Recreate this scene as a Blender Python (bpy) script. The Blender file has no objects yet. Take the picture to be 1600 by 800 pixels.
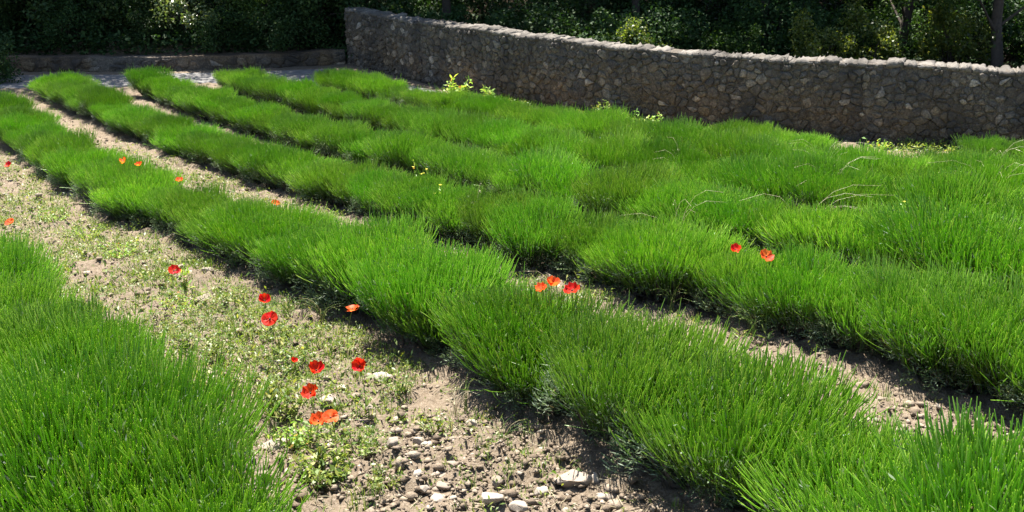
import bpy, bmesh, math, random
import numpy as np
from mathutils import Vector, Matrix
random.seed(7)
rng = np.random.default_rng(11)
sc = bpy.context.scene
col = sc.collection

# ------------------------------------------------------------------ camera, sky, sun, exposure
CAM_H = 3.6
PITCH = math.atan(564 / 1700)
cd = bpy.data.cameras.new('camera')
cd.sensor_width = 36.0
cd.lens = 36.0 * 1700 / 1600
cd.clip_start = 0.05
cd.clip_end = 2000
cam = bpy.data.objects.new('camera', cd)
cam.location = (0, 0, CAM_H)
cam.rotation_euler = (math.pi / 2 - PITCH, 0, 0)
col.objects.link(cam)
sc.camera = cam

SUN_EL = math.radians(65)
SUN_AZ = math.radians(-22)            # from straight ahead (+Y) towards the right (+X)
world = bpy.data.worlds.new('World')
sc.world = world
world.use_nodes = True
wn = world.node_tree.nodes
wl = world.node_tree.links
bg = wn['Background']
sky = wn.new('ShaderNodeTexSky')
sky.sky_type = 'NISHITA'
sky.sun_disc = False
sky.sun_elevation = SUN_EL
sky.sun_rotation = SUN_AZ % (2 * math.pi)
wl.new(sky.outputs[0], bg.inputs[0])
bg.inputs[1].default_value = 0.06
sd = bpy.data.lights.new('sun', 'SUN')
sd.energy = 4.8
sd.angle = math.radians(0.53)
sd.color = (1.0, 0.94, 0.85)
sun = bpy.data.objects.new('sun', sd)
S = Vector((math.sin(SUN_AZ) * math.cos(SUN_EL), math.cos(SUN_AZ) * math.cos(SUN_EL), math.sin(SUN_EL)))
sun.rotation_euler = S.to_track_quat('Z', 'Y').to_euler()
sun.location = (20, 30, 40)
col.objects.link(sun)
sc.view_settings.view_transform = 'Standard'
sc.view_settings.look = 'None'
sc.view_settings.exposure = 1.98
sc.view_settings.gamma = 1.0
sc.render.engine = 'CYCLES'
sc.cycles.max_bounces = 6
sc.cycles.transparent_max_bounces = 4

# ------------------------------------------------------------------ helpers
def lnk(o, parent=None):
    col.objects.link(o)
    if parent is not None:
        o.parent = parent
    return o

def np_mesh(name, V, F, mat=None, attr=None, smooth=False):
    """V (n,3), F (m,k) constant k"""
    V = np.ascontiguousarray(V, dtype=np.float32)
    F = np.ascontiguousarray(F, dtype=np.int32)
    m = bpy.data.meshes.new(name)
    n, k = F.shape
    m.vertices.add(len(V)); m.vertices.foreach_set('co', V.ravel())
    m.loops.add(n * k); m.loops.foreach_set('vertex_index', F.ravel())
    m.polygons.add(n)
    m.polygons.foreach_set('loop_start', np.arange(0, n * k, k, dtype=np.int32))
    if smooth:
        m.polygons.foreach_set('use_smooth', np.ones(n, dtype=bool))
    m.update(calc_edges=True)
    if attr is not None:
        a = m.attributes.new('t', 'FLOAT', 'POINT')
        a.data.foreach_set('value', np.ascontiguousarray(attr, dtype=np.float32).ravel())
    if mat is not None:
        m.materials.append(mat)
    return m

def obj(name, mesh, parent=None, loc=None):
    o = bpy.data.objects.new(name, mesh)
    if loc is not None:
        o.location = loc
    return lnk(o, parent)

def thing(name, label, cat, loc=(0, 0, 0), rz=0.0, group=None, scale=None):
    o = bpy.data.objects.new(name, None)
    o.empty_display_size = 0.1
    o.location = loc
    o.rotation_euler = (0, 0, rz)
    if scale is not None:
        o.scale = scale
    return tag(lnk(o), label, cat, group)

def tag(o, label, cat=None, group=None, kind=None):
    o['label'] = label
    if cat: o['category'] = cat
    if group: o['group'] = group
    if kind: o['kind'] = kind
    return o

def hash2(ix, iy, s):
    h = (ix.astype(np.int64) * 374761393 + iy.astype(np.int64) * 668265263 + s * 1442695041) & 0xffffffff
    h = ((h ^ (h >> 13)) * 1274126177) & 0xffffffff
    h = (h ^ (h >> 16)) & 0xffffffff
    return h / 4294967295.0

def vnoise(x, y, s=0):
    x = np.asarray(x, float); y = np.asarray(y, float)
    ix = np.floor(x); iy = np.floor(y)
    fx = x - ix; fy = y - iy
    fx = fx * fx * (3 - 2 * fx); fy = fy * fy * (3 - 2 * fy)
    a = hash2(ix, iy, s); b = hash2(ix + 1, iy, s); c = hash2(ix, iy + 1, s); d = hash2(ix + 1, iy + 1, s)
    return (a + (b - a) * fx) * (1 - fy) + (c + (d - c) * fx) * fy

def fbm(x, y, f=1.0, o=4, s=0):
    r = 0; amp = 0.5
    for k in range(o):
        r = r + amp * vnoise(np.asarray(x) * f, np.asarray(y) * f, s + k)
        f *= 2.03; amp *= 0.5
    return r / (1 - 0.5 ** o)

ORD = ('first second third fourth fifth sixth seventh eighth ninth tenth eleventh twelfth thirteenth fourteenth fifteenth sixteenth seventeenth '
       'eighteenth nineteenth twentieth').split()
ORD += ['twenty-' + w for w in ORD[:9]] + ['thirtieth'] + ['thirty-' + w for w in ORD[:9]] + ['fortieth'] + ['forty-' + w for w in ORD[:9]]

# ------------------------------------------------------------------ materials
def newmat(name):
    m = bpy.data.materials.new(name)
    m.use_nodes = True
    return m, m.node_tree.nodes, m.node_tree.links, m.node_tree.nodes['Principled BSDF'], m.node_tree.nodes['Material Output']

def ramp(n, l, src, stops):
    r = n.new('ShaderNodeValToRGB')
    while len(r.color_ramp.elements) < len(stops):
        r.color_ramp.elements.new(0.5)
    for e, (p, c) in zip(r.color_ramp.elements, stops):
        e.position = p; e.color = (*c, 1)
    l.new(src, r.inputs[0])
    return r.outputs[0]

def noise(n, l, scale, detail=5, rough=0.6, coord='Object', sc3=None):
    tc = n.new('ShaderNodeTexCoord')
    t = n.new('ShaderNodeTexNoise')
    t.inputs['Scale'].default_value = scale
    t.inputs['Detail'].default_value = detail
    t.inputs['Roughness'].default_value = rough
    src = tc.outputs[coord]
    if sc3:
        mp = n.new('ShaderNodeMapping'); mp.inputs['Scale'].default_value = sc3
        l.new(src, mp.inputs[0]); src = mp.outputs[0]
    l.new(src, t.inputs['Vector'])
    return t.outputs['Fac']

def mixc(n, l, fac, a, b, mode='MIX'):
    m = n.new('ShaderNodeMix'); m.data_type = 'RGBA'; m.blend_type = mode
    for i, v in ((0, fac), (6, a), (7, b)):
        if isinstance(v, (int, float)): m.inputs[i].default_value = v
        elif isinstance(v, tuple): m.inputs[i].default_value = (*v, 1)
        else: l.new(v, m.inputs[i])
    return m.outputs[2]

def mathn(n, l, op, a, b=None):
    m = n.new('ShaderNodeMath'); m.operation = op
    for i, v in ((0, a), (1, b)):
        if v is None: continue
        if isinstance(v, (int, float)): m.inputs[i].default_value = v
        else: l.new(v, m.inputs[i])
    return m.outputs[0]

def bump(n, l, height, p, strength=0.4, dist=0.02):
    b = n.new('ShaderNodeBump')
    b.inputs['Strength'].default_value = strength; b.inputs['Distance'].default_value = dist
    l.new(height, b.inputs['Height']); l.new(b.outputs[0], p.inputs['Normal'])

def rnd(n, l):
    """one random number for each loose piece of each object"""
    g = n.new('ShaderNodeNewGeometry'); o = n.new('ShaderNodeObjectInfo')
    return mathn(n, l, 'FRACT', mathn(n, l, 'ADD', g.outputs['Random Per Island'], o.outputs['Random'])), o.outputs['Random']

def leafmat(name, stops, trans=0.35, tcol=None, rough=0.45, spec=0.4, use_t=None, objvar=0.25):
    """thin plant tissue: reflects and lets light through; colour differs leaf by leaf"""
    m, n, l, p, out = newmat(name)
    r, ro = rnd(n, l)
    c = ramp(n, l, r, stops)
    if use_t:
        at = n.new('ShaderNodeAttribute'); at.attribute_name = 't'
        c2 = ramp(n, l, at.outputs['Fac'], use_t)
        c = mixc(n, l, 0.55, c, c2)
    hs = n.new('ShaderNodeHueSaturation')
    l.new(c, hs.inputs['Color'])
    v = mathn(n, l, 'ADD', mathn(n, l, 'MULTIPLY', ro, objvar), 1 - objvar / 2)
    l.new(v, hs.inputs['Value'])
    hv = mathn(n, l, 'ADD', mathn(n, l, 'MULTIPLY', mathn(n, l, 'FRACT', mathn(n, l, 'MULTIPLY', ro, 7.3)), 0.014), 0.493)
    l.new(hv, hs.inputs['Hue'])
    c = hs.outputs[0]
    l.new(c, p.inputs['Base Color'])
    p.inputs['Roughness'].default_value = rough
    p.inputs['Specular IOR Level'].default_value = spec
    if trans > 0:
        tr = n.new('ShaderNodeBsdfTranslucent')
        l.new(mixc(n, l, 1.0, c, tcol or (1.5, 1.5, 0.7), 'MULTIPLY'), tr.inputs[0])
        mx = n.new('ShaderNodeMixShader'); mx.inputs[0].default_value = trans
        l.new(p.outputs[0], mx.inputs[1]); l.new(tr.outputs[0], mx.inputs[2])
        l.new(mx.outputs[0], out.inputs[0])
    return m

M = {}
# soil of the field; leaf litter under the wood beyond the walls
def soil():
    m, n, l, p, out = newmat('soil')
    a = noise(n, l, 0.9, 4); b = noise(n, l, 14, 8, 0.7); c = noise(n, l, 70, 5, 0.7)
    base = ramp(n, l, b, [(0.25, (0.075, 0.056, 0.038)), (0.5, (0.16, 0.126, 0.09)), (0.75, (0.26, 0.212, 0.157))])
    base = mixc(n, l, mathn(n, l, 'MULTIPLY', a, 0.5), base, (0.17, 0.125, 0.085))
    base = mixc(n, l, ramp(n, l, c, [(0.45, (0, 0, 0)), (0.75, (0.7, 0.7, 0.7))]), base, (0.34, 0.29, 0.23))
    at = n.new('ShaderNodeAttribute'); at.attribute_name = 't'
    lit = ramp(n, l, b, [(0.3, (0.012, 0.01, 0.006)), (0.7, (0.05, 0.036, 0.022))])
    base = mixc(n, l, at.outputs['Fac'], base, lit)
    l.new(base, p.inputs['Base Color'])
    p.inputs['Roughness'].default_value = 0.95; p.inputs['Specular IOR Level'].default_value = 0.1
    bump(n, l, mathn(n, l, 'ADD', b, mathn(n, l, 'MULTIPLY', c, 0.6)), p, 0.9, 0.03)
    return m
M['soil'] = soil()

def stonemat(name, stops, stain=None, warm=None, sc=9, bs=0.5, darken=None):
    m, n, l, p, out = newmat(name)
    r, ro = rnd(n, l)
    c = ramp(n, l, r, stops)
    f = noise(n, l, sc, 7, 0.7)
    c = mixc(n, l, 0.75, c, ramp(n, l, f, [(0.28, (0.45, 0.43, 0.42)), (0.5, (1, 1, 1)), (0.72, (1.4, 1.38, 1.32))]), 'MULTIPLY')
    if warm:
        w = noise(n, l, 0.8, 5, 0.6, sc3=(1, 1, 1.2))
        tc = n.new('ShaderNodeTexCoord'); sp = n.new('ShaderNodeSeparateXYZ'); l.new(tc.outputs['Object'], sp.inputs[0])
        low = ramp(n, l, sp.outputs[2], [(0.35, (1, 1, 1)), (1.0, (0.1, 0.1, 0.1))])
        wf = mathn(n, l, 'MULTIPLY', ramp(n, l, w, [(0.38, (0, 0, 0)), (0.55, (1, 1, 1))]), low)
        c = mixc(n, l, wf, c, mixc(n, l, 1.0, c, warm, 'MULTIPLY'))
    if warm:
        g = noise(n, l, 34, 6, 0.75)
        c = mixc(n, l, 0.85, c, ramp(n, l, g, [(0.3, (0.3, 0.3, 0.32)), (0.5, (0.95, 0.93, 0.9)), (0.68, (1.9, 1.85, 1.75))]), 'MULTIPLY')
    if stain:
        s = noise(n, l, 1.6, 6, 0.62, sc3=(1, 1, 0.45))
        c = mixc(n, l, ramp(n, l, s, [(0.46, (0, 0, 0)), (0.66, (0.85, 0.85, 0.85))]), c, stain)
    l.new(c, p.inputs['Base Color'])
    p.inputs['Roughness'].default_value = 0.9; p.inputs['Specular IOR Level'].default_value = 0.2
    bump(n, l, f, p, bs, 0.03)
    return m
M['wall_stone'] = stonemat('wall_stone', [(0.0, (0.07, 0.066, 0.064)), (0.2, (0.11, 0.099, 0.085)), (0.4, (0.09, 0.085, 0.08)), (0.55, (0.14, 0.125, 0.1)), (0.7, (0.1, 0.088, 0.075)), (0.8, (0.19, 0.175, 0.155)), (0.93, (0.14, 0.118, 0.092)), (1.0, (0.34, 0.315, 0.285))],
                           stain=(0.05, 0.045, 0.041), warm=(1.25, 1.02, 0.78), sc=13, bs=0.9)
M['mortar'] = stonemat('mortar', [(0, (0.1, 0.09, 0.077)), (1, (0.13, 0.116, 0.1))], stain=(0.04, 0.036, 0.033), warm=(1.25, 1.02, 0.78), sc=18, bs=1.0)
M['coping'] = stonemat('coping', [(0, (0.08, 0.074, 0.066)), (1, (0.19, 0.175, 0.155))], stain=(0.06, 0.054, 0.048), sc=22, bs=0.7)
M['field_stone'] = stonemat('field_stone', [(0.0, (0.2, 0.16, 0.125)), (0.5, (0.29, 0.245, 0.2)), (1.0, (0.4, 0.355, 0.3))], sc=18, bs=0.35)
M['clod'] = stonemat('clod', [(0.0, (0.13, 0.1, 0.072)), (0.6, (0.21, 0.166, 0.122)), (0.9, (0.29, 0.24, 0.185)), (1.0, (0.44, 0.385, 0.32))], sc=45, bs=0.5)
M['track'] = stonemat('track', [(0, (0.18, 0.175, 0.17)), (1, (0.18, 0.175, 0.17))], sc=6, bs=0.4)
M['bark'] = stonemat('bark', [(0, (0.045, 0.036, 0.03)), (1, (0.08, 0.066, 0.055))], sc=20, bs=0.8)
M['wood'] = stonemat('lavender_wood', [(0, (0.05, 0.042, 0.036)), (1, (0.12, 0.1, 0.085))], sc=40, bs=0.4)

M['stem'] = leafmat('lavender_stem', [(0.0, (0.08, 0.2, 0.02)), (0.4, (0.16, 0.34, 0.03)), (0.8, (0.26, 0.45, 0.045)), (0.94, (0.38, 0.52, 0.09)), (1.0, (0.5, 0.46, 0.24))],
                    0.45, (1.4, 1.4, 0.7), 0.36, 0.7,
                    [(0.0, (0.06, 0.12, 0.04)), (0.4, (0.11, 0.27, 0.022)), (0.8, (0.2, 0.41, 0.028)), (1.0, (0.32, 0.5, 0.07))], 0.35)
M['lav_leaf'] = leafmat('lavender_leaf', [(0.0, (0.06, 0.085, 0.04)), (0.35, (0.1, 0.16, 0.075)), (0.75, (0.15, 0.21, 0.12)), (0.95, (0.24, 0.3, 0.22)), (1.0, (0.2, 0.14, 0.08))], 0.28, (1.2, 1.3, 0.8), 0.55, 0.35)
M['weed'] = leafmat('weed_leaf', [(0.0, (0.07, 0.13, 0.025)), (0.5, (0.14, 0.2, 0.035)), (0.9, (0.24, 0.27, 0.05)), (1.0, (0.36, 0.33, 0.1))], 0.35, (1.3, 1.4, 0.6))
M['grass'] = leafmat('grass_blade', [(0.0, (0.06, 0.13, 0.02)), (0.5, (0.11, 0.19, 0.03)), (0.8, (0.2, 0.24, 0.05)), (1.0, (0.42, 0.36, 0.19))], 0.3, (1.3, 1.4, 0.6))
M['straw'] = leafmat('straw', [(0.0, (0.36, 0.3, 0.17)), (1.0, (0.6, 0.55, 0.38))], 0.15, (1, 1, 1))
M['petal'] = leafmat('poppy_petal', [(0.0, (0.5, 0.012, 0.006)), (0.6, (0.62, 0.024, 0.008)), (1.0, (0.68, 0.045, 0.012))], 0.5, (1.25, 1.3, 0.8), 0.5, 0.2, objvar=0.1)
M['petal_backlit'] = leafmat('poppy_petal_backlit', [(0.0, (0.72, 0.085, 0.02)), (1.0, (0.8, 0.15, 0.03))], 0.5, (1.25, 1.3, 0.8), 0.5, 0.2, objvar=0.1)  # light shining through a red petal, put into the colour as orange
M['poppy_core'] = leafmat('poppy_core', [(0, (0.02, 0.02, 0.015)), (1, (0.04, 0.05, 0.02))], 0)
M['yellow'] = leafmat('yellow_petal', [(0, (0.6, 0.5, 0.03)), (1, (0.75, 0.68, 0.05))], 0.3, (1, 1, 1))
M['lime'] = leafmat('lime_leaf', [(0, (0.12, 0.26, 0.04)), (0.6, (0.26, 0.42, 0.07)), (0.9, (0.42, 0.48, 0.1)), (1, (0.4, 0.16, 0.06))], 0.4, (1.2, 1.2, 0.6))
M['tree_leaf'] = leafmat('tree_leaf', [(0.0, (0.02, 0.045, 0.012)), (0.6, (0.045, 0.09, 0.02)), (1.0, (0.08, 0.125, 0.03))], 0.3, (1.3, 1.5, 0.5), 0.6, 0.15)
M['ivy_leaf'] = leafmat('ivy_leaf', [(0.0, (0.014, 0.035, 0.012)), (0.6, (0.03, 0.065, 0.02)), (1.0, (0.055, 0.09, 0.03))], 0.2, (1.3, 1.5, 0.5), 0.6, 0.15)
M['sunlit_ivy_leaf'] = leafmat('sunlit_ivy_leaf', [(0.0, (0.06, 0.1, 0.03)), (0.6, (0.1, 0.15, 0.045)), (1.0, (0.2, 0.22, 0.09))], 0.35, (1.3, 1.3, 0.6), 0.35, 0.6)  # ivy leaf made brighter: the sunlight on it is put into the colour

M['sunlit_leaf'] = leafmat('sunlit_leaf', [(0.0, (0.05, 0.085, 0.015)), (0.6, (0.11, 0.15, 0.03)), (1.0, (0.2, 0.21, 0.05))], 0.45, (1.4, 1.4, 0.5), 0.4, 0.5)  # tree foliage caught by the sun, with that light put into its colour

# ------------------------------------------------------------------ the lie of the land
WALL = np.array([(-3.70, 24.6), (-2.3, 22.65), (-1.15, 21.2), (-0.2, 20.1), (1.1, 18.85), (2.13, 18.1), (4.03, 16.95), (5.78, 16.15), (7.48, 15.6), (9.4, 15.05), (11.5, 14.5)])
LOW = np.array([(-13.5, 23.3), (-10.2, 23.4), (-8.2, 23.45), (-5.6, 23.85), (-3.74, 24.55)])
WALL_H = 1.24; WALL_T = 0.42

def sstep(a, b, x):
    t = np.clip((x - a) / (b - a), 0, 1); return t * t * (3 - 2 * t)

def land(x, y):
    x = np.asarray(x, float); y = np.asarray(y, float)
    a = 16 - y
    z = 0.06 * np.where(a > 2, a, np.where(a < -2, 0, (a + 2) ** 2 / 8))
    z = np.where(y < 2, 0.84 + 0 * y, z)
    ylow = np.interp(x, LOW[:, 0], LOW[:, 1])
    left = sstep(-2.9, -3.9, x)
    z = z + left * (0.29 * sstep(ylow + 0.1, ylow + 0.3, y) + 0.55 * np.clip(y - ylow - 0.5, 0, 14))
    z = z + (1 - left) * 0.5 * np.clip(y - 27.2, 0, 15)
    return z

def wall_dist(x, y):
    """signed distance to the stone wall's face, positive on the field side"""
    P = np.array([x, y]); best = 1e9; sg = 1
    for a, b in zip(WALL[:-1], WALL[1:]):
        d = b - a; t = np.clip(np.dot(P - a, d) / np.dot(d, d), 0, 1)
        q = a + d * t; e = np.linalg.norm(P - q)
        if e < best:
            best = e; sg = 1 if (d[0] * (P - a)[1] - d[1] * (P - a)[0]) < 0 else -1
    return best * sg

# rows: row lines by the middle of the plants
def shift(P, d, far=1.0):
    P = np.array(P, float)
    d = (d * np.interp(np.arange(len(P)), [0, 3], [far, 1.0]))[:, None]
    T = np.gradient(P, axis=0); T /= np.linalg.norm(T, axis=1)[:, None]
    return P + d * np.stack([-T[:, 1], T[:, 0]], 1)
E2 = [(-9.3, 18.2), (-7.52, 15.65), (-4.84, 11.65), (-2.89, 9.65), (-1.24, 7.6), (-0.25, 6.37), (0.36, 5.5), (0.84, 4.82), (1.5, 3.9), (2.2, 2.9)]
E3 = [(-8.9, 20.3), (-7.5, 18.4), (-5.9, 16.35), (-3.91, 13.85), (-1.99, 11.6), (-0.75, 10.15), (0.74, 8.55), (1.53, 7.75), (2.36, 6.85), (3.06, 5.9), (3.9, 4.8), (4.7, 3.8)]
E1 = [(-7.3, 12.9), (-5.9, 11.05), (-4.57, 9.31), (-3.35, 7.69), (-2.51, 6.49), (-1.54, 5.14), (-0.81, 4.04), (-0.2, 3.1)]
C3 = shift(E3, 0.38)
ROWS = [shift(E1, -0.6), shift(E2, 0.44), C3] + [shift(C3, d, .88) for d in (1.62, 3.2, 4.75, 6.3, 7.85, 9.4)]
FAR_END = [None, None, 20.45, 20.8, 21.1, 20.85, 19.6, 18.6, 17.0]

def row_dist(x, y):
    d = np.full(np.shape(x), 9.0)
    for R in ROWS[:6]:
        for a, b in zip(R[:-1], R[1:]):
            e = b - a; t = np.clip(((x - a[0]) * e[0] + (y - a[1]) * e[1]) / (e @ e), 0, 1)
            d = np.minimum(d, np.hypot(x - a[0] - e[0] * t, y - a[1] - e[1] * t))
    return d

def ground():
    def axis(parts):
        out = []
        for a, b, s in parts: out.append(np.arange(a, b, s))
        return np.concatenate(out)
    xs = axis([(-200, -40, 20), (-40, -14, 2), (-14, -7, .12), (-7, 5, .045), (5, 10, .12), (10, 40, 2), (40, 201, 20)])
    ys = axis([(-200, -20, 20), (-20, 2, 2), (2, 4, .2), (4, 10, .04), (10, 16, .07), (16, 30, .12), (30, 60, 2), (60, 201, 20)])
    X, Y = np.meshgrid(xs, ys)
    Z = land(X, Y)
    near = sstep(3, 4, Y) * sstep(26, 23, Y) * sstep(-14, -12, X) * sstep(10, 9, X)
    rough = 0.09 * (fbm(X, Y, 2.6, 3, 3) - 0.5) + 0.12 * (np.abs(fbm(X, Y, 7, 4, 9) - 0.5) * 2 - 0.3) + 0.045 * (fbm(X, Y, 19, 2, 20) - 0.5)
    trk = sstep(20.8, 21.5, Y + 0.0 * X)
    Z = Z + near * rough * (1 - 0.75 * trk)
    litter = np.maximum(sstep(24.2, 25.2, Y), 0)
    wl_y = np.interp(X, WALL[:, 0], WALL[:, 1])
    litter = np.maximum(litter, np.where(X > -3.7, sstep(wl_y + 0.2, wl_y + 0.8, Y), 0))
    ny, nx = X.shape
    I = np.arange(nx * ny).reshape(ny, nx)
    F = np.stack([I[:-1, :-1], I[:-1, 1:], I[1:, 1:], I[1:, :-1]], -1).reshape(-1, 4)
    o = obj('ground', np_mesh('ground', np.stack([X, Y, Z], -1).reshape(-1, 3), F, M['soil'], litter.ravel(), True))
    tag(o, 'pale brown stony soil of the lavender field', kind='structure')
ground()

def track():
    # cart track that bends round the ends of the rows, between them and the walls
    L = np.array([(-13, 22.9), (-10, 23.0), (-8.2, 23.1), (-5.6, 23.45), (-3.9, 23.9), (-2.9, 22.9), (-1.75, 21.4), (-0.75, 20.2), (0.4, 18.95)])
    R = np.array([(-13, 21.6), (-10, 21.3), (-8.3, 21.15), (-6.3, 21.9), (-4.9, 22.0), (-3.5, 21.3), (-2.5, 20.5), (-1.55, 19.95), (-0.35, 19.0)])
    s = np.linspace(0, 1, 9); q = np.linspace(0, 1, 140); w = np.linspace(0, 1, 26)
    l = np.stack([np.interp(q, s, L[:, k]) for k in (0, 1)], 1); r = np.stack([np.interp(q, s, R[:, k]) for k in (0, 1)], 1)
    P = l[:, None] * (1 - w[None, :, None]) + r[:, None] * w[None, :, None]
    X, Y = P[..., 0], P[..., 1]
    edge = np.minimum(w, 1 - w)[None, :] * 2
    Z = land(X, Y) * 0 + 0.018 + 0.012 * (fbm(X, Y, 3, 4, 60)) - 0.05 * (1 - sstep(0, .25, edge)) + 0.0 * X
    n0, n1 = X.shape; I = np.arange(n0 * n1).reshape(n0, n1)
    F = np.stack([I[:-1, :-1], I[:-1, 1:], I[1:, 1:], I[1:, :-1]], -1).reshape(-1, 4)[:, ::-1]
    o = obj('track', np_mesh('track', np.stack([X, Y, Z], -1).reshape(-1, 3), F, M['track'], smooth=True))
    tag(o, 'pale gravel track bending past the row ends in tree shade', kind='structure')
track()

# ------------------------------------------------------------------ stone walls
def path_fn(P):
    P = np.array(P, float)
    # smooth the bends
    for _ in range(2):
        Q = [P[0]]
        for a, b in zip(P[:-1], P[1:]):
            Q += [a * .75 + b * .25, a * .25 + b * .75]
        P = np.array(Q + [P[-1]])
    s = np.concatenate([[0], np.cumsum(np.linalg.norm(np.diff(P, axis=0), axis=1))])
    T = np.gradient(P, axis=0); T /= np.linalg.norm(T, axis=1)[:, None]
    def f(u, d=0.0):
        u = np.asarray(u, float)
        x = np.interp(u, s, P[:, 0]); y = np.interp(u, s, P[:, 1])
        tx = np.interp(u, s, T[:, 0]); ty = np.interp(u, s, T[:, 1])
        over = u - np.clip(u, 0, s[-1])
        return np.stack([x + ty * d + tx * over, y - tx * d + ty * over], -1)
    return f, s[-1]

def clip_cell(p, nb, w, h, u0, v0):
    poly = [(u0, v0), (u0 + w, v0), (u0 + w, v0 + h), (u0, v0 + h)]
    for q in nb:
        mx, my = (p[0] + q[0]) / 2, (p[1] + q[1]) / 2
        nx, ny = q[0] - p[0], q[1] - p[1]
        out = []
        for i in range(len(poly)):
            a = poly[i]; b = poly[(i + 1) % len(poly)]
            da = (a[0] - mx) * nx + (a[1] - my) * ny; db = (b[0] - mx) * nx + (b[1] - my) * ny
            if da <= 0: out.append(a)
            if da * db < 0:
                t = da / (da - db); out.append((a[0] + (b[0] - a[0]) * t, a[1] + (b[1] - a[1]) * t))
        poly = out
        if len(poly) < 3: return None
    return np.array(poly)

def rubble(U, H, cw, ch, seed):
    """irregular stones covering a wall face, as outlines in (along, up)"""
    r = np.random.default_rng(seed)
    pts = []
    v = 0; k = 0
    while v < H + ch:
        hh = ch * r.uniform(.65, 1.35)
        u = -cw + r.uniform(0, cw)
        while u < U + cw:
            ww = cw * r.uniform(.45, 1.9)
            pts.append((u + r.uniform(-.25, .25) * ww, v + r.uniform(-.45, .45) * hh)); u += ww
        v += hh; k += 1
    pts = np.array(pts)
    pts = pts[r.random(len(pts)) > .22]
    asp = np.array([1, cw / ch * .85])
    Q = pts * asp
    cells = []
    for i, p in enumerate(Q):
        if not (-.05 < pts[i, 0] < U + .05 and -.05 < pts[i, 1] < H): continue
        d = np.hypot(*(Q - p).T); nb = Q[np.argsort(d)[1:16]]
        c = clip_cell(p, nb, U, H * asp[1], 0, 0)
        if c is None: continue
        cells.append(c / asp)
    return cells

def stone_geo(c, f, zf, r, joint=0.0045, depth=0.03):
    """one stone: rounded outline, its face proud of the mortar and uneven"""
    ctr = c.mean(0)
    size = math.sqrt(max(1e-6, 0.5 * abs(np.dot(c[:, 0], np.roll(c[:, 1], 1)) - np.dot(c[:, 1], np.roll(c[:, 0], 1)))))
    if size < 0.04: return None
    # chamfer the corners
    pts = []
    n = len(c)
    for i in range(n):
        a, b, d = c[i - 1], c[i], c[(i + 1) % n]
        g = r.uniform(.12, .4)
        pts += [b + (a - b) * g, b + (d - b) * g]
    pts = np.array(pts); m = len(pts)
    k0 = max(.5, 1 - 2 * joint / size * r.uniform(.3, 3.6))
    o = ctr + (pts - ctr) * k0 + r.normal(0, size * .045, (m, 2))
    prd = depth * r.uniform(.15, 1.3)
    tilt = r.normal(0, .14, 2)
    rings = []
    for sc_, dd in ((1.02, -.03), (.98, prd * .75), (.8, prd)):
        q = ctr + (o - ctr) * sc_
        dep = dd + ((q - ctr) @ tilt if dd > 0 else 0) + r.normal(0, .006, m) * (dd > 0)
        rings.append((q, dep))
    V = []
    for q, dep in rings:
        xy = f(q[:, 0], dep)
        V.append(np.column_stack([xy, zf(q) ]))
    xy = f(np.array([ctr[0]]), np.array([prd * 1.05]))
    V.append(np.column_stack([xy, zf(ctr[None])]))
    V = np.concatenate(V)
    F = []
    for k in (0, 1):
        for i in range(m):
            j = (i + 1) % m
            A, B, C_, D = k * m + i, k * m + j, (k + 1) * m + j, (k + 1) * m + i
            F += [(A, B, C_), (A, C_, D)]
    for i in range(m):
        F.append((2 * m + i, 2 * m + (i + 1) % m, 3 * m))
    return V, np.array(F), size

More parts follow.
